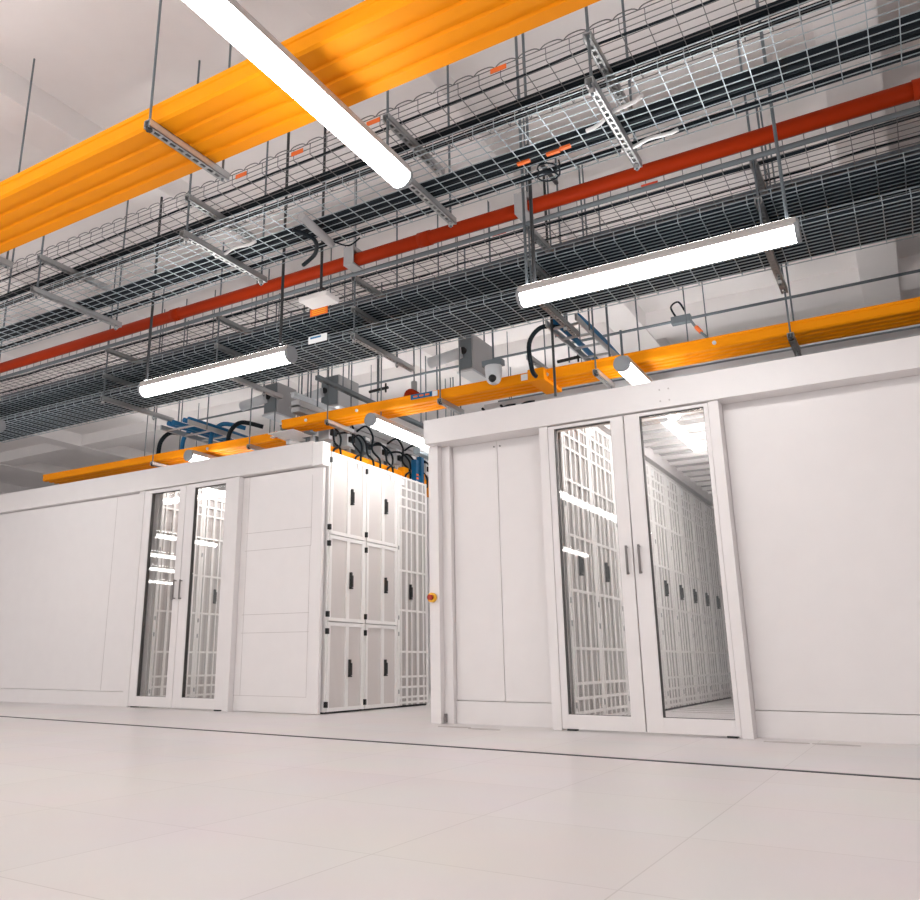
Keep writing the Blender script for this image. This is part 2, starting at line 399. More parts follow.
# right aisle roof: slats under a translucent sheet, carried by a beam over the cabinets
t = thing('aisle_roof', 'slatted translucent roof seen through the right-hand glass doors above the cabinets', 'aisle roof', (-1.5, 8.4, 2.5))
b = MB(); b.box(-2.22, -2.10, 6.3, 11.2, 2.40, 2.53); b.box(-2.28, -2.16, 6.3, 11.2, 2.36, 2.41); b.build('beam', 'white', t, bevel=0.004)
b = MB(); b.box(-2.26, -2.14, 5.66, 11.2, 2.336, 2.36); b.build('gap_seal', 'box_dark', t)
box(-0.98, -0.9, 6.3, 11.2, 2.0, 2.53).build('beam', 'white', t, bevel=0.004)
y = 6.41
while y < 11.1:
    box(-2.10, -0.98, y - 0.022, y + 0.022, 2.485, 2.52).build('slat', 'bright', t); y += 0.315
box(-2.10, -0.98, 6.3, 11.2, 2.522, 2.527).build('roof_sheet', 'roof', t)
o = box(-2.1, -0.95, 11.2, 11.24, 0, 2.5).build('aisle_end_panel', 'white'); tag(o, 'white panel closing the far end of the aisle behind the right glass doors', 'wall panel')
o = box(-0.94, -0.88, 5.66, 11.2, 0, 2.0).build('aisle_side_panel', 'white'); tag(o, 'white side panel of the aisle behind the right glass doors', 'wall panel')
# floor strip inside the right aisle and flat grey ellipses on the floor
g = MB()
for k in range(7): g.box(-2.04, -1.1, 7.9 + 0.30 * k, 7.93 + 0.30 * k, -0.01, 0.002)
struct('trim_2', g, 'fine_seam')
def flat_ellipse(cx, cy, rx, ry, label):
    m = MB(); n = 20; m.v = [(cx + rx * math.cos(2 * math.pi * k / n), cy + ry * math.sin(2 * math.pi * k / n), zz) for zz in (0.0, 0.003) for k in range(n)]
    m.f = [tuple(range(n, 2 * n))] + [(k, (k + 1) % n, n + (k + 1) % n, n + k) for k in range(n)]
    single(m.build('floor_mark', 'fine_seam'), label, 'floor grommet')
flat_ellipse(-2.86, 5.31, 0.13, 0.035, 'flat grey floor mark below the seam of the plain panels, nearer the corner post')
flat_ellipse(-2.60, 5.25, 0.12, 0.04, 'flat grey floor mark below the plain panels, nearer the glass doors')
flat_ellipse(-0.75, 5.33, 0.12, 0.035, 'flat dark floor mark just right of the right-hand glass doors')
flat_ellipse(-0.50, 5.33, 0.12, 0.035, 'flat dark floor mark under the wide panel, farther from the glass doors')

# ------------------------------------------------------------------ lamps
LAMPGRP = 'white batten lamps'
_lamp = {}
def lamp(kind, x, y, z, label, L=1.5):
    """suspended batten lamp; (x, y) is the middle, z the middle of the diffuser. kind: X or Y = its direction, U = along Y with an uplight"""
    if kind in _lamp:
        t = copy_tree(_lamp[kind]); t.location = (x, y, z); return tag(t, label, 'lamp', LAMPGRP)
    axis = 'X' if kind == 'X' else 'Y'
    t = thing('batten_lamp', label, 'lamp', (x, y, z), LAMPGRP); _lamp[kind] = t
    n = 14; r = 0.056
    lo, hi = math.radians(172), math.radians(368)
    diff = [(r * math.cos(a), r * math.sin(a)) for a in [lo + (hi - lo) * k / n for k in range(n + 1)]]
    house = [(-r * 1.02, 0.009), (r * 1.02, 0.009), (r * 1.02, 0.030), (r * 0.80, 0.058), (-r * 0.80, 0.058), (-r * 1.02, 0.030)]
    cap = [(1.08 * r * math.cos(a), 1.04 * r * math.sin(a) + (0.004 if math.sin(a) > 0 else 0)) for a in [2 * math.pi * k / 24 for k in range(24)]]
    def ext(pr, a, b, name, m):
        mb = MB()
        if axis == 'X': mb.prism([(y + u, z + v) for u, v in pr], 'X', x + a, x + b)
        else: mb.prism([(x + u, z + v) for u, v in pr], 'Y', y + a, y + b)
        return mb.build(name, m, t)
    ext(diff, -L / 2 + 0.02, L / 2 - 0.02, 'diffuser', 'tube'); ext(house, -L / 2 + 0.01, L / 2 - 0.01, 'housing', 'lamp_body')
    ext(cap, -L / 2, -L / 2 + 0.022, 'end_cap', 'lamp_cap'); ext(cap, L / 2 - 0.022, L / 2, 'end_cap', 'lamp_cap')
    if kind == 'U':
        for q in (-0.5, 0.5): MB().tube([(x, y + q, z + 0.055), (x, y + q, CEIL + 0.02)], 0.006, 6).build('rod', 'rod', t)
    if kind in 'XU': ext([(-r * 0.7, 0.058), (r * 0.7, 0.058), (r * 0.6, 0.064), (-r * 0.6, 0.064)], -L / 2 + 0.03, L / 2 - 0.03, 'added_uplight', 'added_up' if kind == 'U' else 'tube')  # glowing top strip added to brighten the ceiling, no such source known
    return t
LZ = 2.5
lamp('Y', -1.885, 2.31, 2.75, 'large white batten lamp crossing under the orange duct at the top of the picture')
lamp('X', -1.00, 4.15, LZ, 'white batten lamp hanging below the dense cable trays, over the right glass doors')
lamp('X', -4.21, 4.15, LZ, 'white batten lamp hanging below the dense cable trays, over the left enclosure')
lamp('Y', -3.90, 6.52, LZ, 'white batten lamp hanging in the gap between the two enclosures')
lamp('Y', -1.58, 6.30, LZ, 'white batten lamp below the orange duct, above the right glass doors')
lamp('Y', -6.25, 6.62, 2.506, 'white batten lamp below the orange duct, above the left glass doors')
for x, y, lb in ((-3.90, 9.3, 'added above the passage'), (-1.50, 8.0, 'over the right aisle'), (-6.0, 8.4, 'added over left aisle'), (-9.3, 8.4, 'added beyond left aisle')):  # all but the right-aisle one are unseen, added to brighten the rear
    lamp('U', x, y, 2.82 if -2 < x < -1 else LZ + 0.13, 'white batten lamp in the second row back from the orange duct, ' + lb)
lamp('X', -7.6, 4.15, LZ, 'white batten lamp in the corridor row, last one beyond the left enclosure doors')
lamp('Y', -1.055, 7.9, 2.30, 'white batten lamp added to light the right aisle, hidden along the side opposite the cabinets')  # unseen lamp added to brighten the cabinets behind the right glass
lamp('X', 2.2, 4.15, LZ, 'white batten lamp in the corridor row, beyond the right glass doors')
for x, y in ((-10.8, 1.4), (-12.9, 0.0), (-14.9, -2.0), (-17.4, -3.9)):
    lamp('U', x, y, LZ, 'white batten lamp of the rows outside the frame, a streak in the left glass doors')
for x, y in ((-3.70, 0.88), (-3.70, -0.62), (-3.70, -2.12), (-5.6, -4.5)):
    lamp('U', x, y, LZ, 'white batten lamp of the rows behind the viewpoint, a streak in the right glass doors')
for x, y in ((1.6, -0.3), (1.6, -3.0), (-7.0, -1.5)):  # unseen lamps put in only for the light they give
    lamp('U', x, y, LZ, 'white batten lamp added for light outside the frame, not mirrored in any door')

def rod(p, q, r, m, label, cat='hanger rod', group='hanger rods'):
    single(MB().tube([p, q], r, 8).build('hanger_rod', m), label, cat, group)
rod((-1.648, 4.14, 2.57), (-1.648, 4.14, 3.48), 0.011, 'dark', 'dark rod holding the near end of the lamp over the right glass doors')
rod((-1.70, 4.15, 2.57), (-1.70, 4.15, CEIL), 0.009, 'rod', 'thin grey rod beside the dark lamp rod over the right glass doors')
for x in (-8.2, -7.0, 1.6, 2.8):
    rod((x, 4.15, 2.55), (x, 4.15, CEIL), 0.009, 'rod', 'thin rod of a corridor lamp outside the frame')
rod((-0.30, 4.15, 2.57), (-0.30, 4.15, CEIL), 0.009, 'rod', 'thin rod holding the far end of the lamp over the right glass doors')
rod((-3.52, 4.09, 2.57), (-3.52, 4.09, CEIL), 0.011, 'dark', 'long dark rod holding the inner end of the lamp over the left enclosure')
rod((-4.90, 4.12, 2.57), (-4.90, 4.12, CEIL), 0.011, 'dark', 'long dark rod holding the outer end of the lamp over the left enclosure')
rod((-1.885, 1.8, 2.80), (-1.885, 1.8, CEIL), 0.008, 'rod', 'thin rod above the end of the large lamp under the orange duct')
rod((-1.60, 5.66, 2.57), (-1.60, 5.66, 2.80), 0.009, 'rod', 'short rod on the lamp above the right glass doors')
rod((-3.90, 5.95, 2.57), (-3.90, 5.95, 3.9), 0.006, 'rod', 'thin rod on the lamp in the gap between the enclosures')
# bracket from which the right lamp hangs
t = thing('lamp_bracket', 'short black bracket arm above the rods of the lamp over the right glass doors', 'bracket', (-1.70, 4.14, 3.48))
MB().tube([(-1.648, 4.12, 3.475), (-1.645, 4.60, 3.475)], 0.014, 6).build('arm', 'dark', t)
MB().tube([(-1.648, 4.14, 3.46), (-1.648, 4.14, CEIL)], 0.009, 8).build('drop_post', 'rod', t)

# ------------------------------------------------------------------ wire basket trays (run along X)
XA, XB = -9.0, 2.2
def basket(label, y0, y1, z, h, pl, pc, r, m='wire', wavy=False):
    t = thing('wire_basket_tray', label, 'cable tray', ((XA + XB) / 2, (y0 + y1) / 2, z))
    mb = MB(); n = max(2, round((y1 - y0) / pl))
    for k in range(n + 1):
        yy = y0 + (y1 - y0) * k / n; mb.tube([(XA, yy, z), (XB, yy, z)], r, 4)
    mb.build('floor_mesh', m, t)
    s = MB()
    for yy in (y0, y1):
        for zz in (z + h * 0.5, z + h): s.tube([(XA, yy, zz), (XB, yy, zz)], r, 4)
    s.build('side_wires', m, t)
    c = MB(); x = XA + 0.03
    while x < XB:
        c.tube([(x, y0, z + h), (x, y0, z - r), (x, y1, z - r), (x, y1, z + h)], r, 4); x += pc
    c.build('cross_wires', m, t)
    return t
def flat_tag(parent, x0, x1, y, z0, z1, m, name='label_tag'):
    return box(x0, x1, y - 0.004, y, z0, z1).build(name, m, parent)
tA = basket('wide wire basket with black cable bundles, lower of the two nearest baskets', 3.38, 3.96, 3.10, 0.06, 0.058, 0.12, 0.0028, 'wire')
tB = basket('narrower wire basket with curved top wires, upper of the two nearest baskets', 3.36, 3.76, 3.37, 0.07, 0.06, 0.125, 0.0026, 'wire_dark')
tC = basket('sparse wire basket just past the red pipe, topmost of three', 5.0, 5.54, 3.45, 0.10, 0.06, 0.12, 0.0030, 'wire_dark')
tD = basket('dense cable-filled wire basket, middle of the three past the red pipe', 5.0, 5.46, 3.18, 0.06, 0.046, 0.14, 0.0036, 'wire')
tE = basket('dense cable-filled wire basket, lowest of the three past the red pipe', 5.0, 5.52, 2.95, 0.06, 0.046, 0.14, 0.0036, 'wire')
# curved edge wires of basket B
c = MB(); x = XA
while x < XB - 0.2:
    c.tube(curve_pts([(x, 3.36, 3.44), (x + 0.03, 3.355, 3.456), (x + 0.095, 3.355, 3.456), (x + 0.125, 3.36, 3.44)], 3), 0.003, 4); x += 0.125
c.build('curved_edge_wire', 'wire_dark', tB)
for (x0, z) in ((-2.85, 3.385), (-2.30, 3.385), (-1.52, 3.40), (-3.3, 3.385)): flat_tag(tB, x0, x0 + 0.09, 3.345, z, z + 0.028, 'orange_tag')
flat_tag(tD, -3.98, -3.80, 4.99, 3.205, 3.27, 'orange_tag'); 
for k in range(3): box(-3.96, -3.82, 4.984, 4.987, 3.216 + 0.017 * k, 3.222 + 0.017 * k).build('printed_line', 'yellow', tD)
flat_tag(tE, -3.99, -3.80, 4.99, 2.965, 3.03, 'label')
box(-3.97, -3.86, 4.984, 4.987, 3.005, 3.02).build('printed_line', 'blue', tE)
for (x, z) in ((-1.2, 3.50), (-2.3, 3.46), (-2.9, 3.47)): flat_tag(tC, x, x + 0.11, 4.995, z, z + 0.02, 'redtag')

def bundle(y, z, r, m, label, group, x0=XA, x1=XB, wob=0.006, name='cable_bundle'):
    pts = []; x = x0
    while x < x1:
        pts.append((x, y + random.uniform(-wob, wob), z + random.uniform(0, wob * 0.5))); x += 0.35
    pts.append((x1, y, z))
    single(MB().tube(pts, r, 8).build(name, m, smooth=True), label, 'cable', group)
for k, yy in enumerate((3.685, 3.728, 3.771, 3.814)):
    bundle(yy, 3.10 + 0.03, 0.0195, 'cable', 'black cable in the lower near wire basket, %s from its near edge' % ords[k], 'black cables in the near basket')
bundle(3.935, 3.125, 0.018, 'cable', 'black cable along the far edge of the lower nearest wire basket', 'black cables in the near basket')
for k, yy in enumerate((3.625, 3.662)):
    bundle(yy, 3.397, 0.018, 'cable', 'black cable in the upper near wire basket, %s from its near edge' % ords[k], 'black cables in the upper near basket')
for k, yy in enumerate((3.712, 3.735)):
    bundle(yy, 3.392, 0.012, 'cable', 'thin black cable in the upper near wire basket, %s from its far edge' % ords[1 - k], 'black cables in the upper near basket')
bundle(3.42, 3.385, 0.007, 'cable', 'very thin black cable near the curved edge of the upper nearest wire basket', 'black cables in the upper near basket')
bundle(5.06, 3.475, 0.012, 'cable', 'thin wavy black cable at the near edge of the sparse basket past the red pipe', 'cables in the sparse basket', wob=0.015)
bundle(5.44, 3.485, 0.026, 'grey_cable', 'thick grey cable at the far edge of the sparse basket past the red pipe', 'cables in the sparse basket')
bundle(5.50, 3.48, 0.020, 'grey_cable', 'second grey cable at the far edge of the sparse basket past the red pipe', 'cables in the sparse basket')
bundle(5.28, 3.465, 0.008, 'cable', 'thin black cable along the middle of the sparse basket past the red pipe', 'cables in the sparse basket', wob=0.02)
def fill(y0, y1, z, label):
    mb = MB(); yy = y0 + 0.02
    while yy < y1 - 0.01:
        pts = []; x = XA
        while x < XB:
            pts.append((x, yy + random.uniform(-0.003, 0.003), z + 0.022 + random.uniform(0, 0.008))); x += 0.6
        pts.append((XB, yy, z + 0.024)); mb.tube(pts, 0.0165, 6); yy += 0.031
    o = mb.build('cable_fill', 'cable'); tag(o, label, 'cables', kind='stuff')
fill(5.0, 5.46, 3.18, 'layer of black data cables lying in the middle dense wire basket')
fill(5.0, 5.52, 2.95, 'layer of black data cables lying in the lowest dense wire basket')

# ------------------------------------------------------------------ trapeze hangers
def strut_mb(x, y0, y1, z):
    """slotted C channel"""
    m = MB(); m.box(x - 0.021, x + 0.021, y0, y1, z - 0.004, z)
    m.box(x - 0.021, x - 0.017, y0, y1, z - 0.041, z); m.box(x + 0.017, x + 0.021, y0, y1, z - 0.041, z)
    m.box(x - 0.021, x - 0.009, y0, y1, z - 0.041, z - 0.037); m.box(x + 0.009, x + 0.021, y0, y1, z - 0.041, z - 0.037)
    y = y0 + 0.03
    while y < y1 - 0.02:
        m.box(x - 0.010, x + 0.010, y, y + 0.016, z - 0.041, z - 0.037); y += 0.05
    return m
def trapeze(x, rods, struts, label):
    t = thing('trapeze_hanger', label, 'hanger', (x, rods[0][0], struts[0][2]), 'trapeze hangers')
    for (y, z0) in rods: MB().tube([(x, y, z0), (x, y, CEIL)], 0.0075, 8).build('rod', 'rod', t)
    for (y0, y1, z) in struts: strut_mb(x, y0, y1, z).build('strut', 'steel', t)
    for (y, z0) in rods: MB().tube([(x, y, z0 + 0.01), (x, y, z0 + 0.03)], 0.016, 6).build('nut', 'steel', t)
near = [(-3.66, 'end nearest the left enclosure'), (-2.13, 'beside the end of the large lamp'), (-0.98, 'crossed by the loose white cable'), (-5.2, 'outermost on the left side'), (0.5, 'outermost on the right side')]
for x, lb in near:
    trapeze(x, [(3.30, 3.02), (4.02, 3.02)], [(3.26, 4.06, 3.095), (3.28, 3.92, 3.362)], 'slotted strut hanger under the two nearest wire baskets, ' + lb)
far = [(-6.5, 'outermost, beyond the left lamp'), (-5.0, 'by the left lamp'), (-3.51, 'above the white ceiling device'), (-2.0, 'by the right lamp'), (-0.5, 'beyond the right lamp')]
for x, lb in far:
    trapeze(x, [(4.96, 2.86), (5.60, 2.86)], [(4.94, 5.86, 2.942), (4.94, 5.62, 3.172), (4.94, 5.64, 3.442)], 'three-level strut hanger holding the baskets past the red pipe, ' + lb)
# short grey tube fixed under the near basket
o = MB().tube([(-2.87, 3.48, 3.06), (-2.92, 3.86, 3.06)], 0.026, 12).build('drop_tube', 'box', smooth=True)
single(o, 'short grey tube clamped under the near wire basket, over the red pipe bracket', 'tube')
# coiled and loose cables on basket A
pts = [(-1.40 + 0.06 * math.cos(a) , 3.80 + 0.07 * math.sin(a), 3.085 - 0.004 * i) for i, a in enumerate([k * 0.5 for k in range(26)])]
single(MB().tube(pts, 0.005, 6).build('coiled_cable', 'cable', smooth=True), 'small black cable coil hanging under the near wire basket', 'cable')
for k, (x0, x1, yy) in enumerate(((-1.545, -1.47, 3.70), (-1.375, -1.30, 3.70), (-1.295, -1.235, 3.69))):
    single(box(x0, x1, yy, yy + 0.022, 3.072, 3.086).build('cable_tag', 'orange_tag', bevel=0.003), 'orange tag strip under the near wire basket, %s of three along the basket' % ords[k], 'tag', 'orange tags under the near basket')
for k, (a, b_) in enumerate((((-1.12, 3.62, 3.075), (-0.80, 3.50, 3.08)), ((-1.02, 3.88, 3.075), (-0.72, 3.86, 3.08)), ((-3.72, 3.62, 3.085), (-3.35, 3.60, 3.085)))):
    m_ = [Vector(a).lerp(Vector(b_), t_) + Vector((0, 0.012 * math.sin(9 * t_), 0)) for t_ in [i / 8 for i in range(9)]]
    single(MB().tube(m_, 0.011, 8).build('loose_cable', 'label', smooth=True), ['upper loose white cable under the near wire basket', 'lower loose white cable near the far edge of the near wire basket', 'loose white cable under the near basket above the left enclosure'][k], 'cable')
# black drop cables left of the drop tube
single(MB().tube(curve_pts([(-3.05, 3.62, 3.09), (-2.98, 3.75, 3.06), (-3.1, 3.92, 3.07), (-3.25, 3.98, 3.05)], 6), 0.014, 8).build('loose_cable', 'cable', smooth=True), 'black cable sagging below the near wire basket beside the grey tube', 'cable')
single(MB().tube(curve_pts([(-2.90, 3.84, 3.065), (-2.83, 3.92, 3.05), (-2.76, 3.95, 3.10)], 6), 0.006, 6).build('loose_cable', 'cable', smooth=True), 'thin black cable from the grey tube to the basket edge', 'cable')

# ------------------------------------------------------------------ pipes
def hpipe(name, m, y, z, r, label, cat='pipe', coll=()):
    t = thing(name, label, cat, (-3.4, y, z))
    MB().tube([(XA, y, z), (XB, y, z)], r, 20).build('tube', m, t, smooth=True)
    for x in coll: MB().tube([(x - 0.05, y, z), (x + 0.05, y, z)], r * 1.12, 20).build('coupling', m, t, smooth=True)
    return t
tp = hpipe('sprinkler_pipe', 'red', 4.73, 3.442, 0.050, 'thick red pipe running above the corridor between the wire baskets', coll=(-2.72, -5.3, 0.4))
for x in (-3.36, -1.93):
    t = thing('pipe_bracket', 'grey bracket on the red pipe, ' + ('over the white ceiling device' if x < -3 else 'by the dark lamp rod'), 'bracket', (x, 4.72, 3.4), 'brackets on the red pipe')
    b = MB(); b.box(x - 0.045, x + 0.045, 4.655, 4.668, 3.377, 3.532); b.box(x - 0.045, x + 0.045, 4.669, 4.79, 3.377, 3.390); b.box(x - 0.045, x + 0.045, 4.669, 4.79, 3.494, 3.532)
    b.build('clamp', 'box', t, bevel=0.003); MB().tube([(x, 4.73, 3.52), (x, 4.73, CEIL)], 0.007, 8).build('drop_post', 'box', t)
hpipe('conduit', 'box_dark', 4.86, 3.404, 0.017, 'thin grey conduit running just below the red pipe', 'conduit')
hpipe('conduit', 'rod', 8.42, 3.92, 0.015, 'thin dark conduit crossing under the pale ceiling behind the orange duct', 'conduit')

# ------------------------------------------------------------------ orange cable ducts (along X)
def duct(x0, x1, y0, y1, z, h, label, clips=(), collars=()):
    t = thing('cable_duct', label, 'cable duct', ((x0 + x1) / 2, (y0 + y1) / 2, z))
    w_ = y1 - y0
    p = [(y0, z + h), (y0 - 0.006, z + h), (y0 - 0.006, z + h * 0.78), (y0, z + h * 0.74), (y0, z + 0.012), (y0 + 0.012, z)]
    for k in range(3):
        c = y0 + w_ * (k + 1) / 4; p += [(c - 0.022, z), (c - 0.014, z + 0.010), (c + 0.014, z + 0.010), (c + 0.022, z)]
    p += [(y1 - 0.012, z), (y1, z + 0.012), (y1, z + h), (y1 - 0.006, z + h), (y1 - 0.006, z + 0.02), (y0 + 0.006, z + 0.02), (y0 + 0.006, z + h)]
    MB().prism(p, 'X', x0, x1).build('trough', 'orange', t)
    for x in collars:
        b = MB(); b.box(x - 0.06, x + 0.06, y0 - 0.010, y0 - 0.004, z - 0.004, z + h + 0.004); b.box(x - 0.06, x + 0.06, y0 - 0.010, y1 + 0.010, z - 0.008, z - 0.001)
        b.box(x - 0.06, x + 0.06, y1 + 0.002, y1 + 0.010, z - 0.004, z + h + 0.004); b.build('collar', 'orange', t, bevel=0.002)
    for x in clips: MB().tube([(x, y0 - 0.012, z + h * 0.42), (x, y0 + 0.004, z + h * 0.42)], 0.014, 12).build('clip', 'cam_grey', t)
    return t
t = duct(-5.02, 2.2, 5.9, 6.19, 2.62, 0.082, 'long orange duct over the gap and the right enclosure, behind their fascias', clips=(-4.72, -4.13, -2.28, -1.72, -1.0), collars=(-2.35,))
b = box(-2.42, -2.28, 5.83, 6.22, 2.598, 2.70); b.build('branch_outlet', 'orange', t, bevel=0.006)
flat_tag(t, -3.55, -3.33, 5.893, 2.655, 2.70, 'blue')
for k in range(3): box(-3.52 + 0.06 * k, -3.48 + 0.06 * k, 5.884, 5.889, 2.67, 2.684).build('printed_mark', 'orange_tag', t)
box(-3.33, -3.28, 5.886, 5.893, 2.652, 2.695).build('label_tag', 'label', t)
box(-2.50, -2.43, 5.886, 5.893, 2.640, 2.69).build('label_tag', 'label', t)
t = duct(-9.0, -5.25, 6.1, 6.39, 2.585, 0.08, 'lower orange duct over the left glass doors, stepping down from the long one', clips=(-6.2,))
t = thing('duct_coupling', 'pale coupling piece joining the two orange ducts above the left fascia', 'duct coupling', (-5.15, 6.1, 2.60))
b = MB(); b.box(-5.30, -5.06, 6.06, 6.34, 2.604, 2.612); b.box(-5.22, -4.90, 5.93, 6.22, 2.598, 2.604); b.build('plate', 'label', t)
box(-5.262, -5.235, 6.085, 6.10, 2.60, 2.665).build('screw_strap', 'redtag', t)
t = duct(-9.0, 2.2, 2.24, 2.64, 2.90, 0.10, 'broad orange duct overhead at the top of the picture, nearest of all', clips=(), collars=())
# trapezes below the ducts
def duct_hanger(x, y0, y1, z, label):
    t = thing('duct_hanger', label, 'hanger', (x, y0, z), 'duct hangers')
    strut_mb(x, y0 - 0.05, y1 + 0.08, z).build('strut', 'steel', t)
    for y in (y0 - 0.035, y1 + 0.05): MB().tube([(x, y, z - 0.05), (x, y, CEIL)], 0.0065, 8).build('rod', 'rod', t)
    MB().tube([(x, y0 - 0.035, z - 0.052), (x, y0 - 0.035, z - 0.03)], 0.016, 6).build('nut', 'black', t)
for x, lb in ((-4.44, 'by the cabinet row'), (-3.24, 'beside the printed blue label'), (-1.87, 'above the right glass doors'), (-0.5, 'beyond the right glass doors')):
    duct_hanger(x, 5.9, 6.19, 2.608, 'thin rod and strut hanger under the long orange duct, ' + lb)
for x, lb in ((-5.58, 'above the end panel joint'), (-7.0, 'above the left glass doors')):
    duct_hanger(x, 6.1, 6.39, 2.573, 'thin rod and strut hanger under the lower orange duct, ' + lb)
for x in (-4.6, -2.75, 0.3):
    duct_hanger(x, 2.24, 2.64, 2.888, 'rod and strut hanger of the broad top orange duct, ' + ('left of the large lamp' if x < -3 else 'beside the large lamp' if x < -1 else 'beyond its joint'))

# ------------------------------------------------------------------ boxes, camera, device
def gear_box(x0, x1, y0, y1, z0, z1, label):
    t = thing('wall_mounted_unit', label, 'equipment box', ((x0 + x1) / 2, (y0 + y1) / 2, z0), 'grey boxes above the orange duct')
    t.name = 'equipment_box'
    box(x0, x1, y0, y1, z0, z1).build('housing', 'box', t, bevel=0.004)
    box(x0 + 0.01, x1 - 0.012, y0 - 0.008, y0, z0 + 0.02, z1 - 0.01).build('front_cover', 'box_dark', t)
    box(x0 - 0.01, x1 + 0.01, y0 - 0.02, y1 + 0.02, z0 - 0.02, z0).build('bottom_flange', 'cam_grey', t, bevel=0.003)
    MB().tube([(x0 + 0.06, y0 - 0.03, z0 + 0.20), (x0 + 0.06, y0, z0 + 0.20)], 0.035, 14).build('gland', 'black', t)
    MB().tube([(x0 - 0.30, y0 - 0.03, z0 + 0.14), (x0 + 0.05, y0 - 0.03, z0 + 0.18)], 0.055, 12).build('spout', 'cam_grey', t, smooth=True)
    for yy in (y0 + 0.03, y1 - 0.03): MB().tube([((x0 + x1) / 2, yy, z1 - 0.01), ((x0 + x1) / 2, yy, CEIL)], 0.008, 8).build('rod', 'rod', t)
gear_box(-3.44, -3.285, 6.6, 7.05, 3.11, 3.48, 'grey hanging box behind the round security camera')
gear_box(-5.88, -5.69, 6.6, 6.92, 3.07, 3.42, 'grey hanging box above the coupling of the orange ducts')
gear_box(-5.55, -5.30, 7.2, 7.6, 3.25, 3.62, 'smaller-looking grey box behind the one above the duct coupling')
t = thing('security_camera', 'white dome security camera hanging in front of the long orange duct', 'security camera', (-2.675, 5.72, 2.64))
MB().tube([(-2.675, 5.74, 2.75), (-2.675, 5.74, 2.72), (-2.675, 5.74, 2.715)], 0.07, 20).build('base', 'cam_grey', t)
m = MB(); n = 20; R0 = 0.066
rings = [(R0 * 1.05, 2.715), (R0 * 1.0, 2.67), (R0 * 0.9, 2.635), (R0 * 0.66, 2.61), (R0 * 0.3, 2.598)]
for rr, zz in rings:
    for k in range(n): m.v.append((-2.675 + rr * math.cos(2 * math.pi * k / n), 5.74 + rr * math.sin(2 * math.pi * k / n), zz))
for i in range(len(rings) - 1):
    for k in range(n): m.f.append((i * n + k, i * n + (k + 1) % n, (i + 1) * n + (k + 1) % n, (i + 1) * n + k))
m.f.append(tuple((len(rings) - 1) * n + k for k in range(n))); m.build('dome', 'cam_grey', t, smooth=True)
m = MB(); rr = 0.034
for i in range(6):
    a = math.pi / 2 * i / 5
    for k in range(12): m.v.append((-2.665 + rr * math.cos(a) * math.cos(2 * math.pi * k / 12), 5.698 - rr * math.sin(a), 2.635 + rr * math.cos(a) * math.sin(2 * math.pi * k / 12)))
for i in range(5):
    for k in range(12): m.f.append((i * 12 + k, i * 12 + (k + 1) % 12, (i + 1) * 12 + (k + 1) % 12, (i + 1) * 12 + k))
m.build('lens', 'black', t, smooth=True)
box(-2.76, -2.59, 5.70, 5.78, 2.75, 2.80).build('mount', 'box_dark', t, bevel=0.003)
MB().tube([(-2.675, 5.745, 2.80), (-2.675, 5.745, CEIL)], 0.008, 8).build('rod', 'rod', t)
t = thing('ceiling_device', 'flat white wireless device hanging on a dark rod between the baskets', 'wireless device', (-3.17, 4.14, 2.82))
box(-3.34, -3.105, 4.05, 4.21, 2.825, 2.86).build('cover', 'bright', t, bevel=0.012)
MB().tube([(-3.20, 4.12, 2.86), (-3.20, 4.12, CEIL)], 0.010, 8).build('rod', 'dark', t)
MB().tube([(-3.13, 4.03, 2.872), (-3.13, 4.07, 2.872)], 0.012, 10).build('connector', 'black', t)

# ------------------------------------------------------------------ cable ladders (along Y)
def ladder(x0, x1, y0, y1, z, label, rods=True):
    t = thing('cable_ladder', label, 'cable ladder', ((x0 + x1) / 2, (y0 + y1) / 2, z))
    for x in (x0, x1): box(x - 0.008, x + 0.008, y0, y1, z, z + 0.05).build('rail', 'steel', t)
    y = y0 + 0.1
    while y < y1: 
        box(x0, x1, y - 0.01, y + 0.01, z + 0.005, z + 0.02).build('rung', 'steel', t); y += 0.25
    for x in (x0 - 0.02, x1 + 0.02):
        for yy in (y0 + 0.25, y1 - 0.3): MB().tube([(x, yy, z), (x, yy, CEIL)], 0.007, 8).build('rod', 'rod', t)
    return t
ladder(-2.16, -1.92, 5.62, 7.6, 2.943, 'narrow cable ladder carrying blue cables over the right enclosure')
for k, x in enumerate((-2.12, -1.93)):
    single(MB().tube(curve_pts([(x, 5.7, 3.005), (x + 0.01, 6.2, 3.0), (x - 0.01, 6.8, 3.005), (x, 7.5, 3.0)], 5), 0.024, 8).build('blue_cable', 'blue', smooth=True), 'blue cable bundle along the ladder over the right enclosure, ' + ('left rail' if k == 0 else 'right rail'), 'cable', 'blue cables on the right ladder')
single(MB().tube(curve_pts([(-2.1, 5.75, 2.97), (-2.22, 5.66, 2.96), (-2.33, 5.68, 2.86), (-2.335, 5.72, 2.66), (-2.335, 5.8, 2.62)], 6), 0.018, 8).build('black_cable', 'cable', smooth=True), 'black cable curving down from the right ladder into the orange duct', 'cable')
single(MB().tube([(-2.095, 5.57, 2.35), (-2.095, 5.57, CEIL)], 0.010, 8).build('hanger_rod', 'dark'), 'dark rod passing in front of the long orange duct, over the right glass doors', 'hanger rod', 'hanger rods')
ladder(-6.55, -6.15, 5.75, 7.8, 2.80, 'cable ladder carrying blue cables over the left enclosure')
for k, x in enumerate((-6.50, -6.43, -6.20, -6.27)):
    single(MB().tube(curve_pts([(x, 5.8, 2.875), (x + 0.02, 6.3, 2.87), (x - 0.01, 6.9, 2.875), (x, 7.7, 2.87)], 5), 0.026, 8).build('blue_cable', 'blue', smooth=True), 'blue cable bundle along the ladder over the left enclosure', 'cable', 'blue cables on the left ladder')
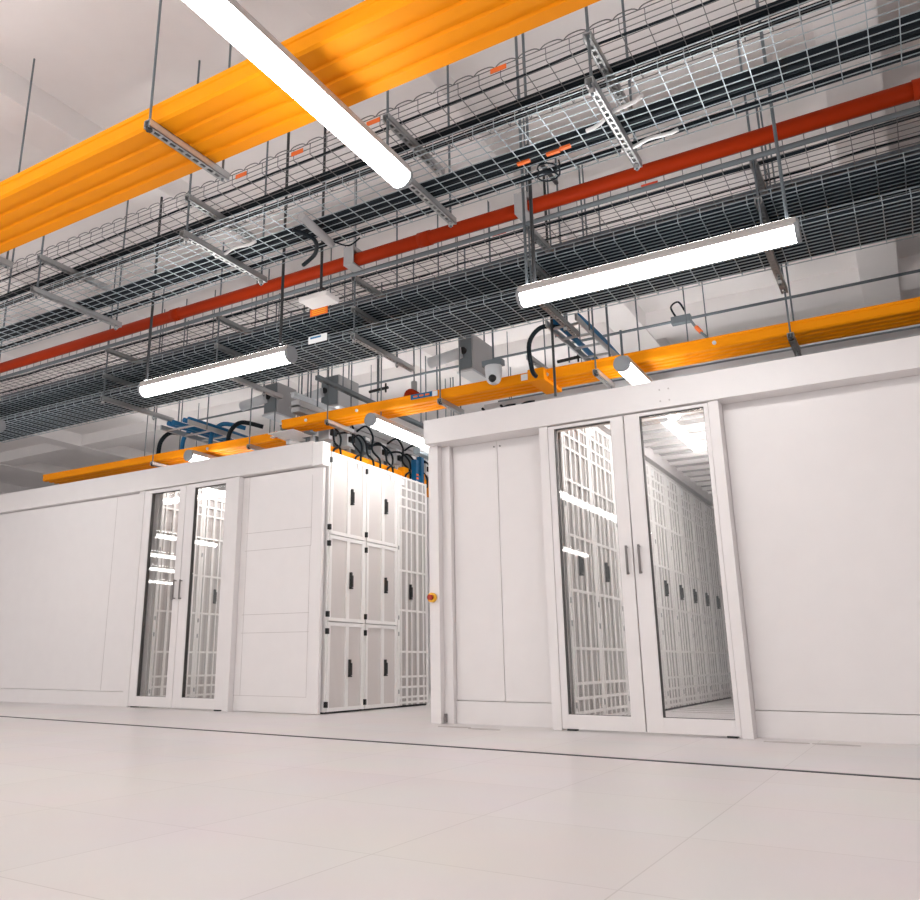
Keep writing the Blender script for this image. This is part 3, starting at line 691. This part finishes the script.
for k, (x, yy, m_) in enumerate(((-7.05, 5.95, 'cable'), (-6.70, 5.97, 'blue'), (-6.30, 6.0, 'blue'), (-6.1, 6.06, 'cable'))):
    single(MB().tube(curve_pts([(x + 0.30, yy + 0.45, 2.90), (x + 0.12, yy + 0.3, 2.94), (x + 0.02, yy + 0.24, 2.84), (x, yy + 0.23, 2.68), (x, yy + 0.23, 2.62)], 6), 0.024, 8).build('drop_cable', m_, smooth=True), '%s cable dropping into the lower orange duct, %s from the left' % ('black' if m_ == 'cable' else 'blue', ords[k]), 'cable', 'cables dropping into the lower duct')
o = duct(-6.35, -5.95, 7.3, 7.45, 2.98, 0.06, 'short orange duct behind the blue cables of the left ladder')
# plain channel bars running away from the viewer
for k, (x, y0, y1, z, m_, lb) in enumerate(((-4.33, 5.55, 7.6, 2.93, 'box_dark', 'dark channel bar running back from the baskets over the cabinet row'), (-2.60, 6.3, 7.9, 3.02, 'box', 'pale channel bar running back beside the security camera'))):
    t = thing('channel_bar', lb, 'channel bar', (x, y0, z))
    strut_mb(x, y0, y1, z).build('channel', m_, t)
    for yy in (y0 + 0.4, y1 - 0.2): MB().tube([(x, yy, z - 0.01), (x, yy, CEIL - (0.22 if x > -3 else 0))], 0.006, 8).build('rod', 'rod', t)
# conduit junction box with looped leads
t = thing('junction_box', 'dark junction box with looped leads on the conduit under the ceiling', 'junction box', (-1.72, 8.42, 3.92))
box(-1.83, -1.63, 8.38, 8.46, 3.88, 3.96).build('housing', 'box_dark', t, bevel=0.006)
MB().tube(curve_pts([(-1.78, 8.40, 3.96), (-1.82, 8.40, 4.08), (-1.74, 8.40, 4.12), (-1.68, 8.40, 4.0)], 6), 0.010, 6).build('lead', 'cable', t, smooth=True)
MB().tube(curve_pts([(-1.64, 8.40, 3.90), (-1.56, 8.36, 3.75), (-1.45, 8.30, 3.60)], 6), 0.014, 6).build('lead', 'box_dark', t, smooth=True)
single(MB().tube([(-1.58, 8.37, 3.79), (-1.53, 8.35, 3.71)], 0.022, 8).build('cable_tag', 'orange_tag'), 'orange tag on the lead below the ceiling junction box', 'tag')
# clamps on thin ceiling rods behind the duct
for k, (x, y, z) in enumerate(((-4.62, 7.0, 3.25), (-2.55, 7.2, 3.25))):
    t = thing('rod_clamp', 'black clamp cross on a ceiling rod, ' + ('over the cabinet row' if k == 0 else 'right of the security camera'), 'clamp', (x, y, z), 'rod clamps')
    MB().tube([(x, y, z - 0.03), (x, y, CEIL)], 0.008, 8).build('rod', 'rod', t)
    MB().tube([(x - 0.12, y, z), (x + 0.12, y, z + 0.01)], 0.016, 8).build('cross_arm', 'black', t)
    MB().tube([(x + 0.09, y, z - 0.04), (x + 0.09, y, z + 0.06)], 0.010, 8).build('bolt', 'black', t)
# pipe bend behind the printed label
t = thing('sprinkler_elbow', 'small dark red pipe elbow standing behind the printed label of the orange duct', 'pipe elbow', (-3.87, 6.45, 2.85))
MB().tube(curve_pts([(-3.93, 6.45, 2.78), (-3.93, 6.45, 2.90), (-3.90, 6.45, 2.945), (-3.84, 6.45, 2.92), (-3.78, 6.45, 2.87)], 6), 0.033, 12).build('elbow', 'red', t, smooth=True)
MB().tube([(-3.86, 6.47, 2.92), (-3.86, 6.47, 3.05)], 0.03, 12).build('stub', 'box', t, smooth=True)
MB().tube([(-3.86, 6.47, 3.04), (-3.86, 6.47, CEIL)], 0.007, 8).build('rod', 'rod', t)

# ------------------------------------------------------------------ power gear over the cabinet row
t = thing('cable_duct', 'orange duct lying along the tops of the white cabinets', 'cable duct', (-4.75, 7.4, 2.36))
p = [(-4.86, 2.345), (-4.60, 2.345), (-4.60, 2.44), (-4.606, 2.44), (-4.606, 2.352), (-4.854, 2.352), (-4.854, 2.44), (-4.86, 2.44)]
MB().prism(p, 'Y', 5.95, 9.5).build('trough', 'orange', t)
for y in (7.45, 7.75): box(-4.66, -4.58, y, y + 0.16, 2.345, 2.49).build('branch_outlet', 'orange', t, bevel=0.005)
t = thing('busway', 'grey power rail above the white cabinets with plug-in boxes below it', 'power rail', (-4.9, 7.6, 2.75))
b = MB(); b.box(-4.95, -4.85, 5.95, 9.6, 2.78, 2.90); b.box(-4.97, -4.83, 5.95, 9.6, 2.83, 2.85); b.build('rail', 'box', t)
for y in (6.3, 7.4, 8.5): MB().tube([(-4.9, y, 2.9), (-4.9, y, CEIL)], 0.008, 8).build('rod', 'rod', t)
for k, y in enumerate((6.15, 6.45, 6.77, 7.09, 7.41, 7.73, 8.05, 8.4)):
    t = thing('tap_off_box', 'grey plug-in power box under the rail above the white cabinets, %s from the end panel' % ords[k], 'power box', (-4.87, y, 2.56), 'plug-in boxes on the power rail')
    box(-4.95, -4.82, y - 0.055, y + 0.055, 2.60, 2.78).build('housing', 'cam_grey' if k % 3 else 'box_dark', t, bevel=0.005)
    box(-4.82, -4.785, y - 0.035, y + 0.04, 2.64, 2.70).build('socket', 'black', t, bevel=0.003)
    box(-4.82, -4.81, y - 0.04, y + 0.04, 2.735, 2.765).build('label_tag', 'label', t)
    MB().box(-4.93, -4.90, y + 0.09, y + 0.13, 2.46, 2.78).build('hanger_plate', 'steel', t)
for k, (x, z, m_) in enumerate(((-5.02, 2.50, 'cam_grey'), (-5.10, 2.66, 'box_dark'), (-4.98, 2.98, 'cam_grey'))):
    t = thing('support_rail', '%s support rail running back above the white cabinets, %s from their tops' % ('dark' if k == 1 else 'pale', ords[k]), 'rail', (x, 7.6, z), 'support rails above the cabinets')
    MB().box(x - 0.02, x + 0.02, 6.0, 9.6, z - 0.02, z + 0.03).box(x - 0.03, x + 0.03, 6.0, 9.6, z + 0.02, z + 0.032).build('channel', m_, t)
    for yy in (6.3, 9.4): MB().tube([(x - 0.01, yy, z), (x - 0.01, yy, CEIL)], 0.008, 8).build('rod', 'rod', t)
for k, y in enumerate((6.15, 6.45, 6.77, 7.09, 7.41, 7.73, 8.05)):
    for j in range(2):
        dy = (-0.02 if j else 0.03) + random.uniform(-0.01, 0.01)
        if (k + j) % 3 == 0:    # up and over
            ctrl = [(-4.80, y + dy, 2.66), (-4.70, y + dy, 2.70), (-4.63, y + dy + 0.03, 2.62), (-4.62, y + dy + 0.05, 2.50), (-4.565, y + dy + 0.07, 2.43), (-4.56, y + dy + 0.08, 2.335)]
        elif (k + j) % 3 == 1:  # wide loop along the row
            ctrl = [(-4.80, y + dy, 2.67), (-4.68, y + dy + 0.08, 2.68), (-4.62, y + dy + 0.18, 2.60), (-4.58, y + dy + 0.14, 2.47), (-4.56, y + dy + 0.02, 2.40), (-4.55, y + dy - 0.02, 2.335)]
        else:                   # drops from the rail above
            ctrl = [(-4.84, y + dy + 0.12, 2.80), (-4.72, y + dy + 0.12, 2.84), (-4.64, y + dy + 0.13, 2.72), (-4.66, y + dy + 0.15, 2.58), (-4.57, y + dy + 0.16, 2.46), (-4.56, y + dy + 0.15, 2.335)]
        single(MB().tube(curve_pts(ctrl, 6), 0.011, 8).build('power_cable', 'cable', smooth=True), 'black power cable looping from a plug-in box onto the white cabinet tops', 'cable', 'black power cables over the cabinets')
t = thing('breaker_box', 'blue box standing behind the rim of the grid-front cabinet top', 'power box', (-4.65, 7.72, 2.35))
b = MB(); b.box(-4.59, -4.53, 7.62, 7.68, 2.335, 2.60); b.box(-4.59, -4.53, 7.74, 7.80, 2.335, 2.66); b.box(-4.59, -4.54, 7.66, 7.78, 2.335, 2.44)
b.build('housing', 'blue', t, bevel=0.004)
for z in (2.38, 2.42): box(-4.53, -4.525, 7.63, 7.67, z, z + 0.02).build('label_tag', 'orange_tag', t)
t = thing('busway', 'second grey power rail running back beside the lamp in the gap', 'power rail', (-4.2, 7.9, 2.56))
MB().box(-4.22, -4.14, 7.05, 10.5, 2.50, 2.58).build('rail', 'box_dark', t, bevel=0.004); MB().box(-4.14, -4.10, 7.05, 10.5, 2.52, 2.54).build('cover_strip', 'cam_grey', t)
for y in (7.5, 9.5): MB().tube([(-4.18, y, 2.58), (-4.18, y, CEIL)], 0.008, 8).build('rod', 'rod', t)
o = box(-5.6, -5.16, 6.45, 9.5, 2.62, 2.70); tag(o.build('grey_air_duct', 'box'), 'flat grey duct behind the plug-in boxes above the white cabinets', 'duct')
# rails lying on top of the right enclosure
for k, (y, z, m_) in enumerate(((6.45, 2.66, 'cam_grey'), (6.75, 2.78, 'box_dark'), (7.1, 2.92, 'cam_grey'))):
    single(box(-3.1, 1.5, y - 0.02, y + 0.02, z - 0.03, z + 0.02).build('roof_rail', m_), '%s cross rail on top of the right enclosure, %s from the fascia' % ('dark' if m_ == 'box_dark' else 'pale grey', ords[k]), 'rail', 'rails on the right enclosure')
for k, (x, m_) in enumerate(((-2.98, 'cable'), (-2.80, 'cable'))):
    single(MB().tube(curve_pts([(x - 0.10, 6.35, 2.62), (x, 6.33, 2.53), (x + 0.12, 6.35, 2.60), (x + 0.2, 6.4, 2.62)], 6), 0.012, 8).build('power_cable', m_, smooth=True), 'black cable loop above the right fascia, %s from the corner post' % ords[k], 'cable', 'cable loops above the right fascia')
